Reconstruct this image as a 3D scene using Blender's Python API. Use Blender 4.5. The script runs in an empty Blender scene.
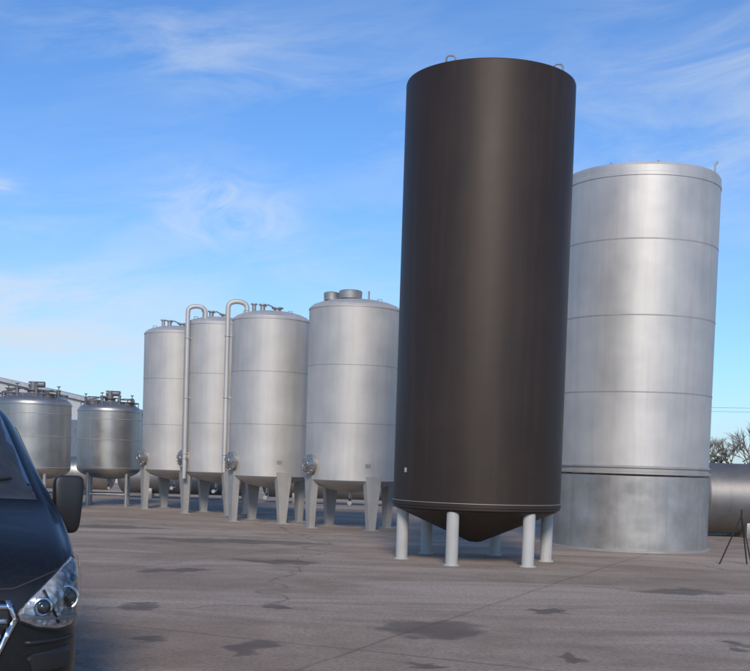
import bpy, bmesh, math, random
from mathutils import Vector, Matrix
from mathutils.bvhtree import BVHTree
random.seed(7)
R = math.radians
scene = bpy.context.scene
scene.view_settings.view_transform = 'Standard'
scene.view_settings.look = 'None'
scene.view_settings.exposure = 0

# ------------------------------------------------------------------ materials
def newmat(name):
    m = bpy.data.materials.new(name); m.use_nodes = True
    nt = m.node_tree
    return m, nt, nt.nodes['Principled BSDF']
def N(nt, t, **kw):
    n = nt.nodes.new(t)
    for k, v in kw.items():
        setattr(n, k, v)
    return n
def ramp(nt, src, stops):
    r = N(nt, 'ShaderNodeValToRGB')
    el = r.color_ramp.elements
    while len(el) < len(stops): el.new(0.5)
    for e, (p, c) in zip(el, stops):
        e.position = p
        e.color = (c, c, c, 1) if not isinstance(c, (tuple, list)) else (*c, 1)
    nt.links.new(src, r.inputs[0])
    return r.outputs[0]
def noise(nt, vec, scale, detail=4, rough=0.5, sc=(1, 1, 1), dist=0.0):
    mp = N(nt, 'ShaderNodeMapping'); mp.inputs['Scale'].default_value = sc
    nt.links.new(vec, mp.inputs[0])
    n = N(nt, 'ShaderNodeTexNoise'); n.inputs['Scale'].default_value = scale
    n.inputs['Detail'].default_value = detail; n.inputs['Roughness'].default_value = rough
    n.inputs['Distortion'].default_value = dist
    nt.links.new(mp.outputs[0], n.inputs['Vector'])
    return n.outputs['Fac']
def mixc(nt, fac, a, b, mode='MIX'):
    m = N(nt, 'ShaderNodeMix', data_type='RGBA', blend_type=mode)
    for i, v in ((0, fac), (6, a), (7, b)):
        if hasattr(v, 'is_linked') or hasattr(v, 'links'): nt.links.new(v, m.inputs[i])
        elif i == 0: m.inputs[0].default_value = v
        else: m.inputs[i].default_value = (*v, 1)
    return m.outputs[2]
def mth(nt, op, a, b=None, c=None):
    m = N(nt, 'ShaderNodeMath', operation=op)
    for i, v in enumerate((a, b, c)):
        if v is None: continue
        if hasattr(v, 'links'): nt.links.new(v, m.inputs[i])
        else: m.inputs[i].default_value = v
    return m.outputs[0]
def bump(nt, h, strength, dist, bsdf):
    b = N(nt, 'ShaderNodeBump'); b.inputs['Strength'].default_value = strength
    b.inputs['Distance'].default_value = dist
    nt.links.new(h, b.inputs['Height']); nt.links.new(b.outputs[0], bsdf.inputs['Normal'])

def simple(name, col, rough=0.5, metal=0.0, coat=0.0, var=0.15):
    m, nt, p = newmat(name)
    co = N(nt, 'ShaderNodeTexCoord').outputs['Object']
    n = noise(nt, co, 6, 3, 0.6)
    f = ramp(nt, n, [(0.3, 0.0), (0.7, 1.0)])
    c = mixc(nt, f, tuple(x * (1 - var) for x in col), tuple(min(1, x * (1 + var)) for x in col))
    nt.links.new(c, p.inputs['Base Color'])
    p.inputs['Roughness'].default_value = rough; p.inputs['Metallic'].default_value = metal
    p.inputs['Coat Weight'].default_value = coat
    return m

def steel(name, base=(0.55, 0.56, 0.57), rough=0.45, metal=0.8, dirt=0.25, dent=0.3, dscale=1.2):
    m, nt, p = newmat(name)
    co = N(nt, 'ShaderNodeTexCoord').outputs['Object']
    big = noise(nt, co, dscale, 4, 0.6)
    streak = noise(nt, co, 3.0, 4, 0.65, sc=(2.2, 2.2, 0.12))
    f1 = ramp(nt, big, [(0.3, 0.0), (0.72, 1.0)])
    c1 = mixc(nt, f1, tuple(x * (1 - dirt) for x in base), base)
    f2 = ramp(nt, streak, [(0.45, 0.0), (0.75, dirt * 1.2)])
    c2 = mixc(nt, f2, c1, (base[0] * 0.55, base[1] * 0.52, base[2] * 0.48))
    nt.links.new(c2, p.inputs['Base Color'])
    p.inputs['Metallic'].default_value = metal
    r = mth(nt, 'MULTIPLY_ADD', big, 0.25, rough - 0.12)
    nt.links.new(r, p.inputs['Roughness'])
    bump(nt, noise(nt, co, 0.9, 1.5, 0.5, sc=(1, 1, 1.6)), dent, 0.06, p)
    return m

M_STEEL = steel('brushed_steel', (0.62, 0.595, 0.56), 0.60, 0.5, 0.20, 0.14)
M_STEEL2 = steel('silo_steel', (0.66, 0.635, 0.60), 0.54, 0.55, 0.22, 0.28, 0.9)
M_SKIRT = steel('dented_skirt_steel', (0.54, 0.515, 0.485), 0.45, 0.7, 0.32, 0.6, 1.8)
M_POLISH = steel('polished_steel', (0.52, 0.50, 0.47), 0.38, 0.85, 0.28, 0.12)
M_WELD = steel('weld_seam', (0.46, 0.44, 0.42), 0.58, 0.4, 0.2, 0.1)
M_DARKST = steel('dull_steel', (0.24, 0.235, 0.235), 0.5, 0.6, 0.3, 0.15)
M_LEG = steel('galvanised_leg', (0.48, 0.46, 0.435), 0.6, 0.2, 0.3, 0.1)
M_LEGW = steel('painted_leg', (0.55, 0.54, 0.51), 0.6, 0.0, 0.25, 0.1)
M_RUBBER = simple('black_rubber', (0.02, 0.02, 0.02), 0.7)
M_BLACK = simple('black_plastic', (0.012, 0.012, 0.013), 0.45)
M_WHITE = simple('white_label', (0.45, 0.45, 0.45), 0.6)
M_GALV = simple('galvanised', (0.36, 0.35, 0.34), 0.5, 0.6)

# brown painted tank
M_BROWN, nt, p = newmat('brown_tank_paint')
co = N(nt, 'ShaderNodeTexCoord').outputs['Object']
big = noise(nt, co, 0.8, 4, 0.6)
stre = noise(nt, co, 3.0, 4, 0.6, sc=(2.5, 2.5, 0.1))
c = mixc(nt, ramp(nt, big, [(0.3, 0.), (0.75, 1.)]), (0.026, 0.0175, 0.0135), (0.037, 0.0255, 0.020))
c = mixc(nt, ramp(nt, stre, [(0.5, 0.), (0.8, 0.35)]), c, (0.058, 0.043, 0.035))
nt.links.new(c, p.inputs['Base Color'])
nt.links.new(mth(nt, 'MULTIPLY_ADD', big, 0.15, 0.45), p.inputs['Roughness'])
p.inputs['Specular IOR Level'].default_value = .36
p.inputs['Specular Tint'].default_value = (1, .92, .86, 1)
bump(nt, noise(nt, co, 1.0, 2, .5, sc=(1, 1, 1.5)), 0.14, 0.05, p)

# ------------------------------------------------------------------ mesh helpers
def obj_from_bm(name, bm, mat, parent=None, smooth=40):
    me = bpy.data.meshes.new(name); bm.normal_update(); bm.to_mesh(me); bm.free()
    for mm in (mat if isinstance(mat, (list, tuple)) else [mat]): me.materials.append(mm)
    o = bpy.data.objects.new(name, me); scene.collection.objects.link(o)
    if parent: o.parent = parent
    if smooth:
        for f in me.polygons: f.use_smooth = True
        me.set_sharp_from_angle(angle=R(smooth))
    return o
def empty(name, loc, rz=0):
    e = bpy.data.objects.new(name, None); e.location = loc; e.rotation_euler = (0, 0, rz)
    e.empty_display_size = 0.3
    scene.collection.objects.link(e); return e
def lathe(bm, prof, seg=96, mtx=Matrix.Identity(4)):
    rings = []
    for r, z in prof:
        if r < 1e-5: rings.append([bm.verts.new(mtx @ Vector((0, 0, z)))])
        else: rings.append([bm.verts.new(mtx @ Vector((r * math.cos(2 * math.pi * i / seg), r * math.sin(2 * math.pi * i / seg), z))) for i in range(seg)])
    for a, b in zip(rings, rings[1:]):
        for i in range(seg):
            j = (i + 1) % seg
            try:
                if len(a) == 1 and len(b) == 1: continue
                if len(a) == 1: bm.faces.new((a[0], b[j], b[i]))
                elif len(b) == 1: bm.faces.new((a[i], a[j], b[0]))
                else: bm.faces.new((a[i], a[j], b[j], b[i]))
            except ValueError: pass
def cyl(bm, p0, p1, r0, r1=None, seg=16):
    r1 = r0 if r1 is None else r1
    p0 = Vector(p0); p1 = Vector(p1); d = p1 - p0
    q = d.to_track_quat('Z', 'Y').to_matrix().to_4x4()
    lathe(bm, [(0, 0), (r0, 0), (r1, d.length), (0, d.length)], seg, Matrix.Translation(p0) @ q)
def tube(bm, pts, r, seg=12):
    pts = [Vector(p) for p in pts]; rings = []
    up = None
    for i, p in enumerate(pts):
        t = (pts[min(i + 1, len(pts) - 1)] - pts[max(i - 1, 0)]).normalized()
        if up is None:
            up = t.orthogonal().normalized()
        up = (up - t * up.dot(t)).normalized(); s = t.cross(up)
        rings.append([bm.verts.new(p + (up * math.cos(2 * math.pi * k / seg) + s * math.sin(2 * math.pi * k / seg)) * r) for k in range(seg)])
    for a, b in zip(rings, rings[1:]):
        for k in range(seg):
            bm.faces.new((a[k], a[(k + 1) % seg], b[(k + 1) % seg], b[k]))
    bm.faces.new(rings[0][::-1]); bm.faces.new(rings[-1])
def torus(bm, R0, r, z, seg=96, ms=8, mtx=Matrix.Identity(4), sz=1.0):
    rings = []
    for i in range(seg):
        a = 2 * math.pi * i / seg
        rings.append([bm.verts.new(mtx @ Vector(((R0 + r * math.cos(2 * math.pi * k / ms)) * math.cos(a), (R0 + r * math.cos(2 * math.pi * k / ms)) * math.sin(a), z + sz * r * math.sin(2 * math.pi * k / ms)))) for k in range(ms)])
    for i in range(seg):
        a, b = rings[i], rings[(i + 1) % seg]
        for k in range(ms):
            bm.faces.new((a[k], b[k], b[(k + 1) % ms], a[(k + 1) % ms]))
def box(bm, c, s, mtx=Matrix.Identity(4), bev=0.0):
    r = bmesh.ops.create_cube(bm, size=1.0, matrix=mtx @ Matrix.Translation(Vector(c)) @ Matrix.Diagonal((*s, 1)))
    if bev > 0:
        es = list({e for v in r['verts'] for e in v.link_edges})
        bmesh.ops.bevel(bm, geom=es, offset=bev, segments=2, affect='EDGES', profile=0.5)
def P(a, r, z=0):   # a: degrees from the side facing -Y, positive toward +X
    return Vector((r * math.sin(R(a)), -r * math.cos(R(a)), z))

# ------------------------------------------------------------------ brown tank
T = empty('brown_storage_tank', (1.75, 18.95, 0))
r0, zb, zt = 1.37, 0.87, 7.72
bm = bmesh.new()
lathe(bm, [(0, 0.30), (0.10, 0.31), (r0 - 0.05, zb - 0.03), (r0 - 0.03, zb), (r0, zb), (r0, zb + 0.035), (r0 + .012, zb + .04), (r0 + .012, zb + .1), (r0, zb + .105),
           (r0, zt - 0.04), (r0 - 0.01, zt - 0.012), (r0 - 0.04, zt), (r0 * 0.5, zt + 0.12), (0, zt + 0.17)], 128)
obj_from_bm('shell', bm, M_BROWN, T, 25)
bm = bmesh.new()
for a in (-22, 38, 98, 158, 218, 278):
    c0 = P(a, 1.22)
    cyl(bm, (c0.x, c0.y, 0.012), (c0.x, c0.y, zb + 0.0), 0.098, seg=24)
    cyl(bm, (c0.x, c0.y, 0), (c0.x, c0.y, 0.02), 0.13, seg=24)
obj_from_bm('legs', bm, M_LEGW, T)
bm = bmesh.new()
torus(bm, r0 + 0.004, 0.007, zb + 0.1, 128, 8)
obj_from_bm('base_ring', bm, M_WELD, T)
bm = bmesh.new()
for a in (-35, 50, 130, -130):
    p0 = P(a, 1.26, zt)
    tube(bm, [p0 + Vector((-.07, 0, -0.02)), p0 + Vector((-.07, 0, .07)), p0 + Vector((-.04, 0, .11)), p0 + Vector((.04, 0, .11)), p0 + Vector((.07, 0, .07)), p0 + Vector((.07, 0, -0.02))], 0.014, 8)
cyl(bm, (0.1, 0, zt), (0.1, 0, zt + .22), .2, seg=24)
obj_from_bm('top_fittings', bm, M_DARKST, T)
bm = bmesh.new()
m4 = Matrix.Translation(P(-61, r0 + .004, 1.46)) @ Matrix.Rotation(R(-61), 4, 'Z')
box(bm, (0, 0, 0), (.06, .006, .07), m4)
obj_from_bm('label', bm, M_WHITE, T, 0)

# ------------------------------------------------------------------ tall silo
T = empty('stainless_steel_silo', (5.25, 23.3, 0))
r1 = 1.53
bm = bmesh.new()
lathe(bm, [(r1, 1.60), (r1, 7.1), (r1 + .012, 7.11), (r1 + .012, 7.17), (r1, 7.18), (r1, 7.30), (r1 - .03, 7.35), (r1 * .5, 7.52), (0, 7.6)], 128)
obj_from_bm('shell', bm, M_STEEL2, T, 25)
bm = bmesh.new()
lathe(bm, [(r1 + 0.03, 0.04), (r1 + 0.03, 1.45), (r1 + .004, 1.46)], 128)
obj_from_bm('skirt', bm, M_SKIRT, T, 25)
bm = bmesh.new()
lathe(bm, [(r1 - .1, 0.0), (r1 + .10, 0.0), (r1 + .10, 0.035), (r1 + .031, 0.04)], 128)
lathe(bm, [(r1 + .002, 1.48), (r1 + .045, 1.49), (r1 + .045, 1.53), (r1 + .002, 1.54), (r1 + .002, 1.60), (r1 + .03, 1.61), (r1 + .03, 1.64), (r1 + .001, 1.65)], 128)
for z in (3.05, 4.50, 5.93): torus(bm, r1, 0.006, z, 128, 6, sz=2.8)
for k, (z0, z1, rr) in enumerate(((1.65, 3.05, r1), (3.05, 4.50, r1), (4.50, 5.93, r1), (5.93, 7.1, r1), (0.05, 1.45, r1 + .03))):
    for a in ((-152,) if k % 2 else (48,)):
        tube(bm, [P(a, rr - .002, z0), P(a, rr - .002, z1)], 0.004, 6)
tube(bm, [P(-20, r1 + .028, .05), P(-20, r1 + .028, 1.45)], 0.005, 6)
obj_from_bm('seams_and_flanges', bm, M_WELD, T)
bm = bmesh.new()
p0 = P(68, 1.4, 7.35)
tube(bm, [p0, p0 + Vector((0, 0, .22)), p0 + Vector((.05, 0, .3))], .02, 8)
for a in range(0, 360, 40):
    pp = P(a, 1.3, 7.40)
    cyl(bm, pp - Vector((0, 0, .05)), pp + Vector((0, 0, .03)), .02, seg=8)
cyl(bm, (0, 0, 7.5), (0, 0, 7.62), .25, seg=24)
obj_from_bm('top_fittings', bm, M_GALV, T)

# ------------------------------------------------------------------ legged tanks
def legged_tank(x, y, r, zb, zt, pipe=None, caps=False, rot=0):
    T = empty('stainless_steel_tank', (x, y, 0), R(rot))
    bm = bmesh.new()
    dome = [(r * math.cos(t), zt + 0.26 * math.sin(t)) for t in [R(k) for k in (12, 25, 40, 55, 70, 82)]]
    lathe(bm, [(0, zb - .28), (r * .5, zb - .2), (r * .85, zb - .08), (r - .01, zb), (r, zb + .01), (r, zt - .02), (r + .012, zt - .015), (r + .012, zt + .015), (r - .01, zt + .03)] + dome + [(0, zt + .27)], 96)
    obj_from_bm('shell', bm, M_STEEL, T, 25)
    bm = bmesh.new()
    n = 3
    for i in range(1, n): torus(bm, r, .004, zb + (zt - zb) * i / n, 96, 6, sz=3.2)
    torus(bm, r, .012, zb + .02, 96, 6)
    for a, z0, z1 in ((60, zb, zb + (zt - zb) / n), (-70, zb + (zt - zb) / n, zb + (zt - zb) * 2 / n), (100, zb + (zt - zb) * 2 / n, zt)):
        tube(bm, [P(a, r - .002, z0), P(a, r - .002, z1)], .004, 6)
    obj_from_bm('weld_seams', bm, M_WELD, T)
    bm = bmesh.new()
    for a in (-62, 30, 118, 210):
        m4 = Matrix.Rotation(R(a), 4, 'Z') @ Matrix.Translation((0, -(r - .07), 0))
        v = []
        for z, w, d in ((0.015, .085, .07), (zb * .55, .135, .08), (zb + .12, .2, .085)):
            v.append([bm.verts.new(m4 @ Vector(q)) for q in ((-w, -d, z), (w, -d, z), (w, d, z), (-w, d, z))])
        for A, B in zip(v, v[1:]):
            for k in range(4): bm.faces.new((A[k], A[(k + 1) % 4], B[(k + 1) % 4], B[k]))
        bm.faces.new(v[0][::-1]); bm.faces.new(v[-1])
        box(bm, (0, 0, .01), (.26, .24, .02), m4)
    obj_from_bm('legs', bm, M_LEG, T, 20)
    bm = bmesh.new()
    a = -54
    m4 = Matrix.Translation(P(a, r - .05, zb + .36)) @ Matrix.Rotation(R(a), 4, 'Z') @ Matrix.Rotation(R(90), 4, 'X')
    lathe(bm, [(.19, 0), (.19, .12), (.23, .12), (.23, .16), (.20, .17), (.17, .175), (.08, .21), (0, .215)], 32, m4)
    torus(bm, .1, .012, .25, 24, 8, m4)
    cyl(bm, m4 @ Vector((0, 0, .2)), m4 @ Vector((0, 0, .27)), .02, seg=10)
    for k in range(8):
        q = m4 @ Vector((.205 * math.cos(k * .785), .205 * math.sin(k * .785), .16)); q2 = m4 @ Vector((.205 * math.cos(k * .785), .205 * math.sin(k * .785), .2))
        cyl(bm, q, q2, .018, seg=8)
    tube(bm, [(0, 0, zb - .25), (0, 0, zb - .42), (0, -.1, zb - .5), (0, -.5, zb - .5)], .04, 10)
    cyl(bm, (0, -.5, zb - .5), (0, -.53, zb - .5), .05, seg=16)
    obj_from_bm('manway_and_outlet', bm, M_POLISH, T)
    bm = bmesh.new()
    a = 22
    m4 = Matrix.Translation(P(a, r + .004, zb + .36)) @ Matrix.Rotation(R(a), 4, 'Z')
    box(bm, (0, 0, 0), (.13, .006, .09), m4)
    obj_from_bm('nameplate', bm, M_GALV, T, 0)
    bm = bmesh.new()
    if caps:
        for (px, py, rr, hh) in ((-.12, -.35, .26, .42), (-.56, -.1, .18, .40)):
            lathe(bm, [(rr * .55, zt), (rr * .55, zt + hh * .55), (rr, zt + hh * .55), (rr, zt + hh * .6), (rr * 1.02, zt + hh * .95), (rr * .9, zt + hh), (0, zt + hh + .03)], 24, Matrix.Translation((px, py, 0)))
        tube(bm, [(.3, -.5, zt + .1), (.3, -.5, zt + .4)], .02, 8)
        tube(bm, [(.5, .1, zt), (.5, .1, zt + .28)], .03, 8)
    else:
        for (px, py, rr, hh) in ((-.2, -.3, .06, .36), (.15, -.2, .09, .30), (-.45, .1, .05, .42)):
            cyl(bm, (px, py, zt), (px, py, zt + hh), rr, seg=14)
            cyl(bm, (px, py, zt + hh), (px, py, zt + hh + .03), rr * 1.6, seg=14)
        tube(bm, [(-.2, -.3, zt + .3), (-.05, -.45, zt + .36), (.1, -.3, zt + .3)], .018, 8)
    for a in (0, 90, 180, 270):
        q = P(a + 40, r * .8, zt + .1)
        tube(bm, [q + Vector((-.05, 0, 0)), q + Vector((-.05, 0, .1)), q + Vector((.05, 0, .1)), q + Vector((.05, 0, 0))], .01, 6)
    obj_from_bm('top_fittings', bm, M_GALV, T)
    if pipe:
        a, inward, zl = pipe
        bm = bmesh.new()
        o = P(a, r + .12)
        i_ = o + Vector((inward, .1, 0))
        hp = zt + .28
        pts = [(o.x, o.y, zl), (o.x, o.y, hp - .1)]
        for t in range(0, 181, 15):
            f = (1 - math.cos(R(t))) / 2
            c0 = o.lerp(i_, f)
            pts.append((c0.x, c0.y, hp + .17 * math.sin(R(t)) ** .7 if 0 < t < 180 else hp))
        pts.append((i_.x, i_.y, zt + .05))
        tube(bm, pts, .06, 14)
        for z in (zb + .5, (zb + zt) / 2, zt - .4):
            cyl(bm, (o.x, o.y, z), P(a, r - .02, z), .02, seg=8)
            torus(bm, .065, .012, z, 16, 6, Matrix.Translation((o.x, o.y, 0)))
        obj_from_bm('vent_pipe', bm, M_STEEL, T)
    return T
legged_tank(-0.47, 26.8, 1.07, 1.10, 5.02, caps=True)
legged_tank(-2.55, 28.4, 0.95, 1.11, 4.90, pipe=(-78, .45, 1.2))
legged_tank(-4.23, 31.5, 0.95, 1.12, 5.08, pipe=(-45, .45, .95))
legged_tank(-5.67, 33.3, 0.95, 1.12, 5.00)

# ------------------------------------------------------------------ mixing vessels
def vessel(x, y, r, zb, zt, rot=0):
    T = empty('mixing_vessel', (x, y, 0), R(rot))
    bm = bmesh.new()
    bot = [(r * math.sin(R(k)), zb - .32 * math.cos(R(k))) for k in (0, 15, 30, 45, 60, 75, 88)]
    top = [(r * math.cos(R(k)), zt + .02 + .28 * math.sin(R(k))) for k in (8, 20, 35, 50, 65, 80, 90)]
    lathe(bm, bot + [(r, zb), (r, zt - .02), (r + .02, zt - .02), (r + .02, zt + .01), (r, zt + .015)] + top, 96)
    obj_from_bm('shell', bm, M_POLISH, T, 30)
    bm = bmesh.new()
    for z in (zb + .03, zt - .25, (zb + zt) / 2): torus(bm, r, .009, z, 96, 6)
    obj_from_bm('seam_bands', bm, M_WELD, T)
    bm = bmesh.new()
    for a in (-50, 38, 130, 218):
        q = P(a, r * .86)
        cyl(bm, (q.x, q.y, .02), (q.x, q.y, zb + .05), .05, seg=14)
        cyl(bm, (q.x, q.y, 0), (q.x, q.y, .02), .09, seg=14)
    tube(bm, [(0, 0, zb - .28), (0, 0, zb - .5), (0, -.15, zb - .58), (0, -.4, zb - .58)], .04, 10)
    for a in (-50, 38, 130, 218):
        q = P(a, r * .86, .35); q2 = P(a + 88, r * .86, .35)
        tube(bm, [q, q2], .02, 8)
    obj_from_bm('legs', bm, M_GALV, T)
    bm = bmesh.new()
    z0 = zt + .2
    cyl(bm, (0, 0, z0), (0, 0, z0 + .18), .16, seg=24)
    cyl(bm, (0, 0, z0 + .18), (0, 0, z0 + .21), .24, seg=24)
    cyl(bm, (0, 0, z0 + .21), (0, 0, z0 + .40), .10, seg=24)
    cyl(bm, (-.12, 0, z0 + .34), (.30, 0, z0 + .34), .08, seg=20)
    for (px, py, rr, hh) in ((.5, -.35, .2, .17), (-.5, -.3, .22, .2), (-.25, -.6, .06, .32), (.25, -.6, .05, .34), (.65, .1, .06, .3), (-.7, .1, .05, .3)):
        cyl(bm, (px, py, zt + .05), (px, py, zt + .08 + hh), rr * .8, seg=16)
        cyl(bm, (px, py, zt + .08 + hh), (px, py, zt + .11 + hh), rr, seg=16)
        torus(bm, rr * .7, .012, zt + .2 + hh, 20, 6, Matrix.Translation((px, py, 0)))
        cyl(bm, (px, py, zt + .1 + hh), (px, py, zt + .2 + hh), .015, seg=8)
    for a in range(0, 360, 30):
        q = P(a, r * .9, zt + .02)
        cyl(bm, q, q + Vector((0, 0, .24)), .012, seg=6)
    torus(bm, r * .9, .014, zt + .26, 64, 6)
    tube(bm, [P(-70, r * .8, zt), P(-70, r * .8, zt + .3), P(-30, r * .4, zt + .42), P(0, 0.1, zt + .4)], .025, 8)
    tube(bm, [P(60, r * .85, zt), P(60, r * .85, zt + .34), P(40, r * .4, zt + .36), P(20, r * .3, zt + .1)], .025, 8)
    obj_from_bm('top_fittings', bm, M_DARKST, T)
vessel(-9.12, 31.0, 1.0, 1.10, 2.80)
vessel(-7.86, 34.5, .93, 1.10, 2.80, 15)

# ------------------------------------------------------------------ horizontal tanks
def horiz(x, y, L, r, zc, mat, rz=0, name='horizontal_storage_tank'):
    T = empty(name, (x, y, 0), R(rz))
    bm = bmesh.new()
    m4 = Matrix.Translation((0, 0, zc)) @ Matrix.Rotation(R(90), 4, 'Y')
    h = L / 2
    cap = [(r * math.sin(R(k)), .28 * math.cos(R(k))) for k in (0, 15, 30, 45, 60, 75)]
    lathe(bm, [(a, -h - b) for a, b in cap] + [(r, -h), (r, -h * .33), (r + .006, -h * .33 + .01), (r, -h * .33 + .02), (r, h * .33), (r + .006, h * .33 + .01), (r, h * .33 + .02), (r, h)] + [(a, h + b) for a, b in cap[::-1]], 64, m4)
    obj_from_bm('shell', bm, mat, T, 35)
    bm = bmesh.new()
    for sx in (-h * .6, h * .6):
        box(bm, (sx, 0, (zc - r * .6) / 2), (.2, r * 1.5, zc - r * .6), bev=.01)
    obj_from_bm('saddles', bm, M_GALV, T, 30)
    bm = bmesh.new()
    for sx in (-h * .5, .1):
        cyl(bm, (sx, 0, zc + r - .03), (sx, 0, zc + r + .14), .12, seg=16)
        cyl(bm, (sx, 0, zc + r + .14), (sx, 0, zc + r + .17), .17, seg=16)
    obj_from_bm('nozzles', bm, M_GALV, T)
horiz(10.7, 28.3, 5.2, .86, 0.93, M_DARKST, 3)
horiz(-6.5, 41, 4.4, .55, .72, M_DARKST, 4)
horiz(-1.2, 40, 4.6, .5, .7, M_DARKST, -3)
horiz(-11.8, 42, 4.4, .6, .8, M_POLISH, 2)

# tripod stand at the right
T = empty('metal_tripod_stand', (6.35, 19.6, 0))
bm = bmesh.new()
for a in (-100, 20, 140):
    q = P(a, .33)
    tube(bm, [(q.x, q.y, 0.0), (0, 0, .85)], .013, 8)
tube(bm, [(0, 0, .8), (0, 0, .95)], .016, 8)
obj_from_bm('legs', bm, M_RUBBER, T)

# ------------------------------------------------------------------ warehouse
T = empty('warehouse_building', (-20.5, 68, 0))
M_CLAD = newmat('cladding'); m, nt, p = M_CLAD; M_CLAD = m
co = N(nt, 'ShaderNodeTexCoord').outputs['Object']
w = N(nt, 'ShaderNodeTexWave'); w.inputs['Scale'].default_value = 3.0
nt.links.new(co, w.inputs['Vector'])
c = mixc(nt, noise(nt, co, .6, 5, .6), (.42, .43, .44), (.58, .59, .59))
nt.links.new(c, p.inputs['Base Color']); p.inputs['Roughness'].default_value = .6
bump(nt, w.outputs['Fac'], .6, .05, p)
M_ROOF = simple('roof_sheet', (.36, .38, .40), .6)
bm = bmesh.new(); box(bm, (0, 0, 1.9), (15, 16, 3.8))
obj_from_bm('walls', bm, M_CLAD, T, 0)
bm = bmesh.new()
v = [bm.verts.new(q) for q in ((-7.7, -8.2, 3.75), (0, -8.2, 5.3), (7.7, -8.2, 3.75), (-7.7, 8.2, 3.75), (0, 8.2, 5.3), (7.7, 8.2, 3.75), (-7.7, -8.2, 3.95), (0, -8.2, 5.5), (7.7, -8.2, 3.95), (-7.7, 8.2, 3.95), (0, 8.2, 5.5), (7.7, 8.2, 3.95))]
for f in ((6, 7, 10, 9), (7, 8, 11, 10), (0, 3, 4, 1), (1, 4, 5, 2), (0, 1, 7, 6), (1, 2, 8, 7), (0, 6, 9, 3), (2, 5, 11, 8)): bm.faces.new([v[i] for i in f])
obj_from_bm('roof', bm, M_ROOF, T, 0)
bm = bmesh.new()
v = [bm.verts.new(q) for q in ((-7.5, -8.0, 3.8), (7.5, -8.0, 3.8), (0, -8.0, 5.28))]; bm.faces.new(v)
obj_from_bm('gable', bm, M_CLAD, T, 0)
bm = bmesh.new()
box(bm, (3.5, -8.03, 1.6), (3.4, .06, 3.2)); box(bm, (-3.5, -8.03, 1.6), (3.4, .06, 3.2)); box(bm, (0.3, -8.03, 1.05), (.95, .06, 2.1))
obj_from_bm('doors', bm, simple('door_paint', (.12, .15, .19), .5), T, 0)

# ------------------------------------------------------------------ distant trees (bare winter)
M_TWIG = simple('hazed_twigs', (.21, .175, .15), .9)  # bark colour lightened to paint in the distance haze
bm = bmesh.new()
def limb(p, d, L, r, depth):
    q = p + d * L
    rb = r * .6
    for (c0, rr, c1, r1_) in ((p, r, q, rb),):
        ax = d.orthogonal().normalized(); ay = d.cross(ax)
        A = [bm.verts.new(c0 + (ax * math.cos(k * 2.094) + ay * math.sin(k * 2.094)) * rr) for k in range(3)]
        B = [bm.verts.new(c1 + (ax * math.cos(k * 2.094) + ay * math.sin(k * 2.094)) * r1_) for k in range(3)]
        for k in range(3): bm.faces.new((A[k], A[(k + 1) % 3], B[(k + 1) % 3], B[k]))
    if depth == 0: return
    for i in range(4 if depth > 1 else 6):
        nd = (d + Vector((random.uniform(-1, 1), random.uniform(-1, 1), random.uniform(-.35, .75))) * .75).normalized()
        limb(p.lerp(q, random.uniform(.55, 1)), nd, L * random.uniform(.6, .85), max(rb, .010), depth - 1)
trees = [(31 + i * 1.7 + random.uniform(-.6, .6), 114 + random.uniform(-6, 10), random.uniform(1.1, 1.6)) for i in range(14)]
trees += [(-30 + i * 8 + random.uniform(-2, 2), 135 + random.uniform(-6, 10), random.uniform(.9, 1.3)) for i in range(4)]
for x, y, s in trees:
    limb(Vector((x, y, -.1)), Vector((random.uniform(-.1, .1), 0, 1)).normalized(), 1.7 * s, .11 * s, 4)
obj_from_bm('distant_trees', bm, M_TWIG, None, 0)
M_HEDGE = simple('hedge_foliage', (.11, .10, .08), .9, var=.5)
bm = bmesh.new()
for i in range(9000):
    x = random.uniform(-60, 80); h = 2.3 + .7 * math.sin(x * .21) + .6 * math.sin(x * .73 + 1) + .4 * math.sin(x * 1.9)
    z = random.uniform(0, 1) ** .8 * (h + random.uniform(-.2, .5)); y = 122 + random.uniform(-1.6, 1.6)
    c0 = Vector((x, y, z)); s = random.uniform(.12, .34)
    a = Vector((random.uniform(-1, 1), random.uniform(-1, 1), random.uniform(-1, 1))).normalized(); b = a.orthogonal().normalized()
    bm.faces.new([bm.verts.new(c0 + q) for q in (a * s, b * s * .7, -a * s, -b * s * .7)])
obj_from_bm('hedgerow', bm, M_HEDGE, None, 0)

# power line
T = empty('utility_pole', (46, 92, 0)); M_POLE = simple('pole_wood', (.12, .09, .07), .8)
def pole(T):
    bm = bmesh.new(); cyl(bm, (0, 0, 0), (0, 0, 7.6), .14, .1, 12); box(bm, (0, 0, 7.1), (.12, 1.6, .12)); box(bm, (0, 0, 6.5), (.1, 1.2, .1))
    for y_ in (-.7, 0, .7): cyl(bm, (0, y_, 7.16), (0, y_, 7.4), .05, seg=8)
    obj_from_bm('post', bm, M_POLE, T)
pole(T); T = empty('utility_pole', (8, 98, 0)); pole(T)
bm = bmesh.new()
for dy, z in ((-.7, 7.35), (.7, 7.1)):
    pts = []
    for k in range(25):
        t = k / 24; pts.append((8 + 38 * t, 98 - 6 * t + dy, z - 1.2 * 4 * t * (1 - t) * .5))
    tube(bm, pts, .014, 4)
obj_from_bm('power_cables', bm, M_RUBBER, None, 0)

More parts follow.
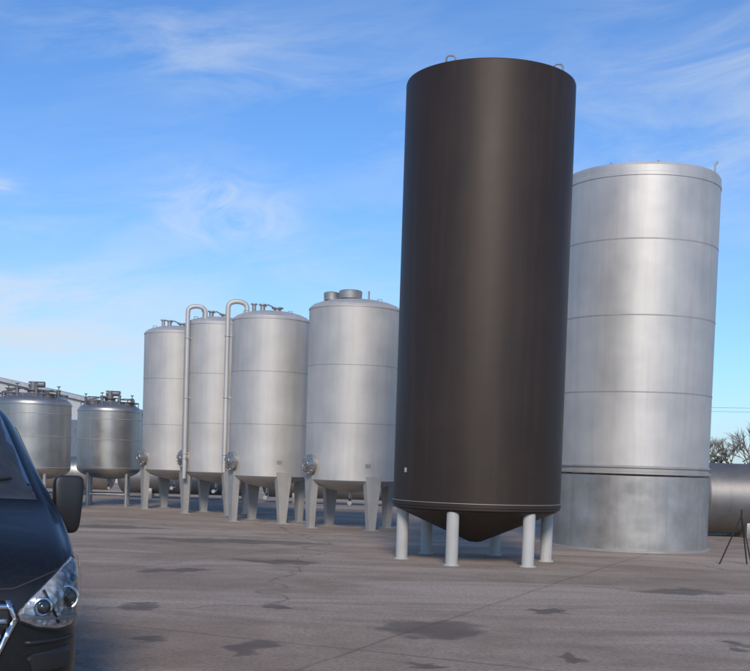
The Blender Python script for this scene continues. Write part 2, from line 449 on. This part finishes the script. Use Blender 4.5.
# ------------------------------------------------------------------ ground
M_G, nt, p = newmat('yard_concrete')
geo = N(nt, 'ShaderNodeNewGeometry').outputs['Position']
n1 = noise(nt, geo, .16, 4, .6); n2 = noise(nt, geo, 1.1, 6, .7); n3 = noise(nt, geo, 24, 4, .75); n4 = noise(nt, geo, .35, 6, .65, sc=(.45, 1.6, 1), dist=.8)
c = mixc(nt, ramp(nt, n1, [(.35, 0.), (.65, 1.)]), (.34, .260, .195), (.42, .335, .262))
c = mixc(nt, ramp(nt, n2, [(.40, 0.), (.64, .7)]), c, (.245, .188, .143))
c = mixc(nt, ramp(nt, n4, [(.47, 0.), (.62, .8)]), c, (.50, .415, .335))
c = mixc(nt, ramp(nt, n3, [(.36, .55), (.56, 0.)]), c, (.15, .115, .09))
dn = N(nt, 'ShaderNodeTexNoise'); dn.inputs['Scale'].default_value = .9; dn.inputs['Detail'].default_value = 5; nt.links.new(geo, dn.inputs['Vector'])
va = N(nt, 'ShaderNodeVectorMath', operation='MULTIPLY_ADD'); nt.links.new(dn.outputs['Color'], va.inputs[0]); va.inputs[1].default_value = (1.2, 1.2, 0); nt.links.new(geo, va.inputs[2])
vc = N(nt, 'ShaderNodeTexVoronoi', feature='DISTANCE_TO_EDGE'); vc.inputs['Scale'].default_value = .13; nt.links.new(va.outputs[0], vc.inputs['Vector'])
crack = ramp(nt, vc.outputs['Distance'], [(0.0, .55), (.002, .4), (.004, 0.)])
c = mixc(nt, crack, c, (.10, .08, .065))
sx = N(nt, 'ShaderNodeSeparateXYZ'); 
rot = N(nt, 'ShaderNodeMapping'); rot.inputs['Rotation'].default_value = (0, 0, R(24)); rot.inputs['Location'].default_value = (1.2, .9, 0)
va2 = N(nt, 'ShaderNodeVectorMath', operation='MULTIPLY_ADD'); nt.links.new(dn.outputs['Color'], va2.inputs[0]); va2.inputs[1].default_value = (.16, .16, 0); nt.links.new(geo, va2.inputs[2])
nt.links.new(va2.outputs[0], rot.inputs[0]); nt.links.new(rot.outputs[0], sx.inputs[0])
jx = mth(nt, 'ABSOLUTE', mth(nt, 'SUBTRACT', mth(nt, 'FRACT', mth(nt, 'DIVIDE', sx.outputs[0], 5.5)), .5))
jy = mth(nt, 'ABSOLUTE', mth(nt, 'SUBTRACT', mth(nt, 'FRACT', mth(nt, 'DIVIDE', sx.outputs[1], 6.5)), .5))
jj = mth(nt, 'MINIMUM', jx, jy)
joint = ramp(nt, jj, [(0, 1.), (.002, .8), (.005, 0.)])
c = mixc(nt, mth(nt, 'MULTIPLY', joint, n1), c, (.11, .088, .07))
sg = N(nt, 'ShaderNodeSeparateXYZ')
va3 = N(nt, 'ShaderNodeVectorMath', operation='MULTIPLY_ADD')
dn2 = N(nt, 'ShaderNodeTexNoise'); dn2.inputs['Scale'].default_value = 2.6; dn2.inputs['Detail'].default_value = 5; nt.links.new(geo, dn2.inputs['Vector'])
nt.links.new(dn2.outputs['Color'], va3.inputs[0]); va3.inputs[1].default_value = (.7, 1.3, 0); nt.links.new(geo, va3.inputs[2])
nt.links.new(va3.outputs[0], sg.inputs[0])
tot = None
for (px, py, rx, ry) in ((.60, 11.0, .58, .66), (-2.34, 11.9, .22, .25), (-1.0, 12.3, .12, .16), (-1.0, 9.5, .28, .32), (.5, 8.9, .2, .2), (2.0, 12.6, .2, .16), (-2.7, 15.8, .5, .3), (-1.4, 17.6, .7, .35), (3.4, 10.4, .16, .2), (4.1, 15.0, .8, .4), (-1.9, 9.9, .2, .2), (1.7, 9.6, .1, .2), (-2.6, 21.5, 2.2, .7), (-6.0, 24.5, 2.0, .6)):
    a = mth(nt, 'DIVIDE', mth(nt, 'SUBTRACT', sg.outputs[0], px + .35), rx)
    b = mth(nt, 'DIVIDE', mth(nt, 'SUBTRACT', sg.outputs[1], py + .65), ry)
    d = mth(nt, 'ADD', mth(nt, 'MULTIPLY', a, a), mth(nt, 'MULTIPLY', b, b))
    tot = d if tot is None else mth(nt, 'MINIMUM', tot, d)
patch = ramp(nt, tot, [(.0, 1.), (.5, .85), (1.15, 0.)])
c = mixc(nt, mth(nt, 'MULTIPLY', patch, .72), c, (.10, .08, .066))
sy = N(nt, 'ShaderNodeSeparateXYZ'); nt.links.new(geo, sy.inputs[0])
far = ramp(nt, mth(nt, 'DIVIDE', mth(nt, 'ADD', sy.outputs[1], mth(nt, 'MULTIPLY', n1, 4.0)), 200), [(.54, 0.), (.56, 1.)])
c = mixc(nt, far, c, (.075, .085, .04))
nt.links.new(c, p.inputs['Base Color'])
rg = mth(nt, 'SUBTRACT', mth(nt, 'MULTIPLY_ADD', n2, .2, .78), mth(nt, 'MULTIPLY', patch, .15))
nt.links.new(rg, p.inputs['Roughness']); p.inputs['Specular IOR Level'].default_value = .2
bump(nt, mth(nt, 'ADD', mth(nt, 'MULTIPLY', n3, .7), mth(nt, 'MULTIPLY', n2, 1.2)), .5, .02, p)
bm = bmesh.new()
S = 3000
v = [bm.verts.new(q) for q in ((-S, -S, 0), (S, -S, 0), (S, S, 0), (-S, S, 0))]; bm.faces.new(v)
obj_from_bm('ground', bm, M_G, None, 0)

# ------------------------------------------------------------------ van
V = empty('parked_van', (-2.385, 5.91, -.015), R(25.5))
M_PAINT, nt, p = newmat('van_paint')
co = N(nt, 'ShaderNodeTexCoord').outputs['Object']
dn_ = noise(nt, co, 30, 4, .7)
nt.links.new(mixc(nt, ramp(nt, dn_, [(.45, 0), (.8, .25)]), (.005, .006, .008), (.03, .028, .026)), p.inputs['Base Color'])
p.inputs['Roughness'].default_value = .38; p.inputs['Coat Weight'].default_value = .3; p.inputs['Coat Roughness'].default_value = .06
p.inputs['Specular IOR Level'].default_value = .35
M_GLASSD = simple('tinted_glass', (.03, .035, .04), .06, 0, .6)
M_CHROME = simple('chrome', (.75, .76, .78), .18, 1)
M_REFL, nt, p = newmat('headlamp_reflector')
co = N(nt, 'ShaderNodeTexCoord').outputs['Object']
vo = N(nt, 'ShaderNodeTexVoronoi'); vo.inputs['Scale'].default_value = 22; nt.links.new(co, vo.inputs['Vector'])
nt.links.new(ramp(nt, vo.outputs['Distance'], [(0, .75), (1, .4)]), p.inputs['Base Color'])
p.inputs['Metallic'].default_value = .55; p.inputs['Roughness'].default_value = .25; bump(nt, vo.outputs['Distance'], .4, .03, p)
M_COVER = bpy.data.materials.new('headlamp_cover'); M_COVER.use_nodes = True
nt = M_COVER.node_tree; nt.nodes.clear()
out = N(nt, 'ShaderNodeOutputMaterial'); mx = N(nt, 'ShaderNodeMixShader'); tr = N(nt, 'ShaderNodeBsdfTransparent'); gl = N(nt, 'ShaderNodeBsdfGlossy'); fr = N(nt, 'ShaderNodeFresnel')
gl.inputs['Roughness'].default_value = .05; fr.inputs[0].default_value = 1.6
nt.links.new(fr.outputs[0], mx.inputs[0]); nt.links.new(tr.outputs[0], mx.inputs[1]); nt.links.new(gl.outputs[0], mx.inputs[2]); nt.links.new(mx.outputs[0], out.inputs[0])

def section(w, zb, zbelt, wt, zt, rr):
    pts = [(w * .90, zb), (w * .97, zb + .04), (w, zb + .14), (w, (zb + zbelt) * .5), (w * .995, zbelt - .04)]
    if zt - zbelt > .12:
        pts += [(w * .98, zbelt), (w + (wt - w) * .35, zbelt + (zt - zbelt) * .33), (w + (wt - w) * .75, zbelt + (zt - zbelt) * .72)]
    else:
        pts += [(w * .99, zbelt), (w * .985, zbelt + (zt - zbelt) * .2), (w * .97, zbelt + (zt - zbelt) * .4)]
    x1 = wt
    pts += [(x1 - rr * .12, zt - rr * .55), (x1 - rr * .5, zt - rr * .15), (x1 - rr * 1.2, zt + .0), (x1 * .5, zt + .025), (0, zt + .035)]
    return pts
ST = [
    (0.00, .55, .34, .60, .55, .72, .04),
    (0.025, .72, .28, .66, .71, .80, .05),
    (0.07, .82, .24, .72, .80, .88, .06),
    (0.15, .89, .22, .80, .86, .96, .08),
    (0.28, .94, .21, .90, .905, 1.045, .10),
    (0.50, .965, .21, 1.02, .92, 1.13, .10),
    (0.75, .975, .21, 1.12, .93, 1.20, .09),
    (0.98, .98, .21, 1.20, .93, 1.27, .08),
    (1.06, .98, .21, 1.22, .90, 1.345, .10),
    (1.30, .985, .21, 1.24, .86, 1.52, .12),
    (1.60, .985, .21, 1.25, .82, 1.73, .13),
    (1.82, .985, .21, 1.25, .80, 1.87, .14),
    (2.05, .985, .21, 1.25, .80, 1.945, .15),
    (2.6, .985, .21, 1.25, .81, 1.98, .16),
    (3.8, .985, .21, 1.25, .81, 1.98, .16),
    (4.75, .98, .24, 1.25, .80, 1.95, .16),
    (4.93, .96, .28, 1.24, .77, 1.91, .16),
    (4.97, .90, .34, 1.20, .72, 1.84, .16)]
bm = bmesh.new()
rows = []
for (y, w, zb_, zbe, wt, zt_, rr) in ST:
    h = section(w, zb_, zbe, wt, zt_, rr)
    full = [(x, z) for x, z in h] + [(-x, z) for x, z in h[-2::-1]]
    rows.append([bm.verts.new((x, y, z)) for x, z in full])
for A, B in zip(rows, rows[1:]):
    for k in range(len(A) - 1): bm.faces.new((A[k], A[k + 1], B[k + 1], B[k]))
for Rw, flip in ((rows[0], 0), (rows[-1], 1)):
    n = len(Rw)
    for k in range(n // 2):
        a, b, c_, d = Rw[k], Rw[k + 1], Rw[n - 2 - k], Rw[n - 1 - k]
        vs = [a, b, c_, d] if k < n // 2 - 1 else [a, b, d]
        try: bm.faces.new(vs if flip else vs[::-1])
        except ValueError: pass
for A, B in zip(rows, rows[1:]): bm.faces.new((A[0], B[0], B[-1], A[-1]))
bmesh.ops.recalc_face_normals(bm, faces=bm.faces)
body = obj_from_bm('body', bm, M_PAINT, V, 0)
for f in body.data.polygons: f.use_smooth = True
ss = body.modifiers.new('s', 'SUBSURF'); ss.levels = 2; ss.render_levels = 2
bpy.context.view_layer.update()
dg = bpy.context.evaluated_depsgraph_get()
ev = body.evaluated_get(dg); me = bpy.data.meshes.new_from_object(ev)
body.modifiers.clear(); old = body.data; body.data = me
for f in me.polygons: f.use_smooth = True
bmb = bmesh.new(); bmb.from_mesh(me); BV = BVHTree.FromBMesh(bmb)

def patch_obj(name, outline, mode, off, mat, step=.04, thick=0.0):
    bm = bmesh.new()
    if mode == 'F': P3 = [Vector((a, -2, b)) for a, b in outline]; d = Vector((0, 1, 0)); ax = ((1, 0, 0), (0, 0, 1))
    elif mode == 'R': P3 = [Vector((3, a, b)) for a, b in outline]; d = Vector((-1, 0, 0)); ax = ((0, 1, 0), (0, 0, 1))
    elif mode == 'L': P3 = [Vector((-3, a, b)) for a, b in outline]; d = Vector((1, 0, 0)); ax = ((0, 1, 0), (0, 0, 1))
    elif mode == 'B': P3 = [Vector((a, 8, b)) for a, b in outline]; d = Vector((0, -1, 0)); ax = ((1, 0, 0), (0, 0, 1))
    else: P3 = [Vector((a, b, 5)) for a, b in outline]; d = Vector((0, 0, -1)); ax = ((1, 0, 0), (0, 1, 0))
    bm.faces.new([bm.verts.new(q) for q in P3])
    for A in ax:
        A = Vector(A); vals = [q.dot(A) for q in P3]; t = min(vals) + step
        while t < max(vals):
            bmesh.ops.bisect_plane(bm, geom=bm.verts[:] + bm.edges[:] + bm.faces[:], plane_co=A * t, plane_no=A); t += step
    bmesh.ops.triangulate(bm, faces=[f for f in bm.faces if len(f.verts) > 4])
    dead = []
    for v_ in bm.verts:
        hit, nrm, _, _ = BV.ray_cast(v_.co, d)
        if hit is None: dead.append(v_); continue
        if nrm.dot(d) > 0: nrm = -nrm
        v_.co = hit + nrm * off
    bmesh.ops.delete(bm, geom=dead, context='VERTS')
    bm.normal_update()
    s = sum((f.normal.dot(d) for f in bm.faces))
    if s > 0: bmesh.ops.reverse_faces(bm, faces=bm.faces)
    o = obj_from_bm(name, bm, mat, V, 0)
    for f in o.data.polygons: f.use_smooth = True
    if thick:
        so = o.modifiers.new('t', 'SOLIDIFY'); so.thickness = thick; so.offset = -1
    return o
def mir(o): return [(-a, b) for a, b in o]
HL = [(.93, 1.0), (.905, 1.015), (.84, .98), (.74, .90), (.62, .80), (.555, .725), (.565, .685), (.66, .645), (.78, .625), (.87, .635), (.925, .69), (.945, .80), (.945, .92)]
def shrink(o, k, cx=None):
    cx = sum(a for a, b in o) / len(o); cz = sum(b for a, b in o) / len(o)
    return [(cx + (a - cx) * k, cz + (b - cz) * k) for a, b in o]
for mm in (lambda o: o, mir):
    patch_obj('headlamp_bezel', mm(HL), 'F', .006, M_BLACK, .03, .01)
    patch_obj('headlamp_reflector', mm(shrink(HL, .93)), 'F', .012, M_REFL, .03, .006)
    patch_obj('headlamp_divider', mm([(.70, .84), (.712, .845), (.79, .67), (.78, .665)]), 'F', .02, M_BLACK, .03, .006)
    patch_obj('headlamp_drl', mm([(.60, .72), (.90, .70), (.90, .675), (.60, .70)]), 'F', .02, M_WHITE, .03, .004)
    patch_obj('headlamp_cover', mm(shrink(HL, .985)), 'F', .034, M_COVER, .03)
    patch_obj('fog_lamp_surround', mm([(.62, .50), (.86, .54), (.87, .42), (.66, .38)]), 'F', .006, M_BLACK, .04, .01)
    patch_obj('side_intake', mm([(.60, .575), (.88, .59), (.90, .57), (.62, .55)]), 'F', .006, M_BLACK, .04, .01)
for sgn in (1, -1):
    bm = bmesh.new()
    for (lx, lz, lr) in ((.845, .80, .05), (.70, .76, .036), (.885, .90, .028)):
        hit, nrm, _, _ = BV.ray_cast(Vector((sgn * lx, -2, lz)), Vector((0, 1, 0)))
        if hit is None: continue
        m4 = Matrix.Translation(hit + Vector((0, .0, 0))) @ Matrix.Rotation(R(90), 4, 'X')
        lathe(bm, [(lr, -.05), (lr, .012), (lr * .9, .02), (lr * .6, .035), (0, .045)], 24, m4)
    obj_from_bm('headlamp_lens', bm, M_GLASSD, V)
    bm = bmesh.new()
    for (lx, lz, lr) in ((.845, .80, .06), (.70, .76, .045)):
        hit, nrm, _, _ = BV.ray_cast(Vector((sgn * lx, -2, lz)), Vector((0, 1, 0)))
        if hit: torus(bm, lr, .01, .014, 28, 8, Matrix.Translation(hit) @ Matrix.Rotation(R(90), 4, 'X'))
    obj_from_bm('headlamp_ring', bm, M_CHROME, V)
GR = [(-.50, .80), (-.54, .70), (-.42, .46), (.42, .46), (.54, .70), (.50, .80)]
patch_obj('grille', GR, 'F', .004, M_BLACK, .05, .01)
for z in (.52, .60, .68, .755):
    hw = .42 + (z - .46) * .42
    patch_obj('grille_bar', [(-hw, z), (hw, z), (hw, z + .025), (-hw, z + .025)], 'F', .014, M_CHROME, .05, .012)
for mm in (lambda o: o, mir):
    patch_obj('grille_frame', mm([(.50, .80), (.54, .70), (.42, .46), (.45, .46), (.57, .70), (.53, .80)]), 'F', .016, M_CHROME, .05, .012)
bm = bmesh.new(); hit = BV.ray_cast(Vector((0, -2, .72)), Vector((0, 1, 0)))[0]
lathe(bm, [(.075, 0), (.075, .03), (.06, .035), (0, .036)], 32, Matrix.Translation(hit) @ Matrix.Rotation(R(90), 4, 'X') @ Matrix.Diagonal((1.5, .8, 1, 1)))
obj_from_bm('badge', bm, M_CHROME, V)
patch_obj('lower_intake', [(-.55, .40), (.55, .40), (.5, .30), (-.5, .30)], 'F', .005, M_BLACK, .05, .01)
patch_obj('number_plate', [(-.26, .56), (.26, .56), (.26, .45), (-.26, .45)], 'F', .03, M_WHITE, .05, .01)
patch_obj('windscreen', [(-.82, 1.30), (-.70, 1.84), (.70, 1.84), (.82, 1.30), (0, 1.325)], 'F', .004, M_GLASSD, .06, .006)
for md in ('R', 'L'):
    patch_obj('door_glass', [(1.28, 1.27), (1.9, 1.76), (2.15, 1.80), (2.35, 1.80), (2.35, 1.24)], md, .004, M_GLASSD, .06, .006)
    patch_obj('rear_side_glass', [(2.55, 1.26), (2.55, 1.78), (3.5, 1.78), (3.5, 1.26)], md, .004, M_GLASSD, .06, .006)
    for yy in (1.15, 2.44, 3.6):
        patch_obj('door_gap', [(yy, .40), (yy, 1.2 if yy < 2 else 1.85), (yy + .012, 1.2 if yy < 2 else 1.85), (yy + .012, .40)], md, .002, M_RUBBER, .06)
    patch_obj('side_moulding', [(1.5, .52), (1.5, .62), (3.4, .62), (3.4, .52)], md, .008, M_BLACK, .1, .012)
    patch_obj('door_handle', [(2.2, 1.05), (2.2, 1.08), (2.38, 1.08), (2.38, 1.05)], md, .03, M_BLACK, .05, .03)
    patch_obj('wheel_arch', [(.97 + .43 * math.cos(R(k)), .34 + .43 * math.sin(R(k))) for k in range(-15, 196, 12)], md, .004, M_RUBBER, .06)
    patch_obj('wheel_arch_rear', [(3.9 + .43 * math.cos(R(k)), .34 + .43 * math.sin(R(k))) for k in range(-15, 196, 12)], md, .004, M_RUBBER, .06)
patch_obj('bonnet_seam', [(-.86, .965), (-.55, .855), (0, .84), (.55, .855), (.86, .965), (.86, .975), (.55, .863), (0, .848), (-.55, .863), (-.86, .975)], 'F', .003, M_RUBBER, .05)
M_RL = simple('rear_lamp', (.3, .01, .01), .2)
patch_obj('rear_lamps', [(.80, .9), (.90, .9), (.86, 1.5), (.78, 1.5)], 'B', .01, M_RL, .05, .01)
patch_obj('rear_lamps', [(-.80, .9), (-.90, .9), (-.86, 1.5), (-.78, 1.5)], 'B', .01, M_RL, .05, .01)
for sgn in (1, -1):
    for yy in (.97, 3.9):
        bm = bmesh.new()
        m4 = Matrix.Translation((sgn * .89, yy, .35)) @ Matrix.Rotation(R(90 * sgn), 4, 'Y')
        lathe(bm, [(.20, -.11), (.30, -.115), (.33, -.09), (.335, -.05), (.335, .05), (.33, .09), (.30, .115), (.21, .12), (.20, .10)], 48, m4)
        obj_from_bm('tyre', bm, M_RUBBER, V)
        bm = bmesh.new()
        lathe(bm, [(.21, .11), (.20, .075), (.07, .06), (.06, .10), (0, .10)], 32, m4)
        for k in range(5):
            a = k * 2 * math.pi / 5
            box(bm, (.13, 0, .085), (.16, .045, .03), m4 @ Matrix.Rotation(a, 4, 'Z'), .005)
        obj_from_bm('wheel_rim', bm, M_GALV, V)
for sgn in (1, -1):
    bm = bmesh.new()
    mxx = 1.085
    box(bm, (sgn * mxx, 1.36, 1.26), (.20, .13, .38))
    bmesh.ops.subdivide_edges(bm, edges=bm.edges[:], cuts=2, use_grid_fill=True)
    for v_ in bm.verts:
        t = (v_.co.z - 1.07) / .38
        v_.co.x -= sgn * .035 * (1 - t) * (1 if (v_.co.x * sgn) > mxx else 0)
        if v_.co.y < 1.33: v_.co.y += .03 * abs(v_.co.z - 1.26) / .19
    o = obj_from_bm('mirror_housing', bm, M_BLACK, V, 0)
    bv = o.modifiers.new('b', 'SUBSURF'); bv.levels = 2; bv.render_levels = 2
    for f in o.data.polygons: f.use_smooth = True
    bm = bmesh.new()
    box(bm, (sgn * .98, 1.37, 1.16), (.12, .07, .07), bev=.02)
    obj_from_bm('mirror_arm', bm, M_BLACK, V)
    bm = bmesh.new(); box(bm, (sgn * mxx, 1.424, 1.26), (.15, .006, .28), bev=.002)
    obj_from_bm('mirror_glass', bm, M_CHROME, V, 0)
bm = bmesh.new()
def onW(x, z):
    h, n_, _, _ = BV.ray_cast(Vector((x, -2, z)), Vector((0, 1, 0))); return h + n_ * .02 if n_.y < 0 else h - n_ * .02
tube(bm, [onW(.1, 1.34), onW(.35, 1.37), onW(.68, 1.42)], .01, 6)
tube(bm, [onW(-.6, 1.34), onW(-.3, 1.37), onW(.05, 1.40)], .01, 6)
obj_from_bm('wipers', bm, M_RUBBER, V)

# ------------------------------------------------------------------ world & sun
W = bpy.data.worlds.new("World"); scene.world = W; W.use_nodes = True
nt = W.node_tree; bg = nt.nodes['Background']
SUN_EL = 32
sky = N(nt, 'ShaderNodeTexSky', sky_type='NISHITA')
sky.sun_disc = False; sky.sun_elevation = R(SUN_EL); sky.sun_rotation = R(180)
sky.air_density = 1.0; sky.dust_density = .5; sky.ozone_density = 2.0
gen = N(nt, 'ShaderNodeTexCoord').outputs['Generated']
sp_ = N(nt, 'ShaderNodeSeparateXYZ'); nt.links.new(gen, sp_.inputs[0])
az = mth(nt, 'ARCTAN2', sp_.outputs[0], sp_.outputs[1])
el = mth(nt, 'ARCSINE', sp_.outputs[2])
cb = N(nt, 'ShaderNodeCombineXYZ'); nt.links.new(az, cb.inputs[0]); nt.links.new(el, cb.inputs[1])
mp = N(nt, 'ShaderNodeMapping'); mp.inputs['Rotation'].default_value = (0, 0, R(-8)); nt.links.new(cb.outputs[0], mp.inputs[0])
w1 = noise(nt, mp.outputs[0], 5.0, 7, .64, sc=(1.0, 4.0, 1), dist=.6)
w2 = noise(nt, mp.outputs[0], 2.2, 2, .5, sc=(1.0, 2.5, 1))
w3 = noise(nt, cb.outputs[0], 11.0, 7, .68, sc=(1, 1.8, 1), dist=1.4)
def blob(a0, e0, ra, re):
    a = mth(nt, 'DIVIDE', mth(nt, 'SUBTRACT', az, a0), ra); b = mth(nt, 'DIVIDE', mth(nt, 'SUBTRACT', el, e0), re)
    d = mth(nt, 'ADD', mth(nt, 'MULTIPLY', a, a), mth(nt, 'MULTIPLY', b, b))
    return mth(nt, 'POWER', 2.718, mth(nt, 'MULTIPLY', d, -1.0))
wisp = mth(nt, 'MULTIPLY', ramp(nt, w1, [(.42, 0.), (.68, 1.)]), ramp(nt, w2, [(.42, .2), (.60, 1.)]))
fine_ = ramp(nt, w3, [(.38, 0.), (.68, 1.)])
low = blob(-.30, .085, .26, .08)
b1 = mth(nt, 'MULTIPLY', blob(-.13, .205, .06, .03), fine_)
b2 = mth(nt, 'MULTIPLY', blob(.33, .31, .15, .08), ramp(nt, w1, [(.35, .1), (.62, 1.)]))
b3 = mth(nt, 'MULTIPLY', blob(-.315, .212, .018, .006), fine_)
lowm = mth(nt, 'MULTIPLY', low, ramp(nt, w1, [(.35, .2), (.58, 1.)]))
b4 = mth(nt, 'MULTIPLY', blob(-.22, .335, .14, .03), ramp(nt, w1, [(.4, .0), (.65, 1.)]))
m_ = mth(nt, 'MULTIPLY', wisp, .28)
for b_, k in ((b1, .75), (b2, .50), (b3, .8), (lowm, .72), (b4, .3)):
    m_ = mth(nt, 'MULTIPLY_ADD', b_, k, m_)
hz = mth(nt, 'POWER', 2.718, mth(nt, 'MULTIPLY', mth(nt, 'MAXIMUM', el, 0), -16.0))
m_ = mth(nt, 'MINIMUM', mth(nt, 'MULTIPLY_ADD', hz, .30, m_), .95)
cloudc = N(nt, 'ShaderNodeRGB'); cloudc.outputs[0].default_value = (5.9, 6.6, 7.4, 1)
tint = mixc(nt, 1.0, sky.outputs[0], (.62, .94, 1.34), 'MULTIPLY')
cc = mixc(nt, m_, tint, cloudc.outputs[0])
nt.links.new(cc, bg.inputs[0]); bg.inputs[1].default_value = .115

sd = bpy.data.lights.new('sun', 'SUN'); sd.energy = 2.6; sd.angle = R(14); sd.color = (1, .88, .74)
so = bpy.data.objects.new('sun', sd); scene.collection.objects.link(so)
e_ = R(SUN_EL); a_ = R(0)
so.rotation_euler = Vector((math.sin(a_) * math.cos(e_), math.cos(a_) * math.cos(e_), -math.sin(e_))).to_track_quat('-Z', 'Y').to_euler()

# ------------------------------------------------------------------ camera
cd = bpy.data.cameras.new('camera'); cam = bpy.data.objects.new('camera', cd); scene.collection.objects.link(cam)
cam.location = (0, 0, 1.6)
cam.rotation_euler = (Matrix.Rotation(R(-.26), 3, 'Z') @ Matrix.Rotation(R(87.5), 3, 'X') @ Matrix.Rotation(R(1.8), 3, 'Z')).to_euler()
cd.sensor_width = 36; cd.lens = 36 * 1150 / 750; cd.shift_y = .233; cd.clip_end = 6000; cd.clip_start = .1
scene.camera = cam
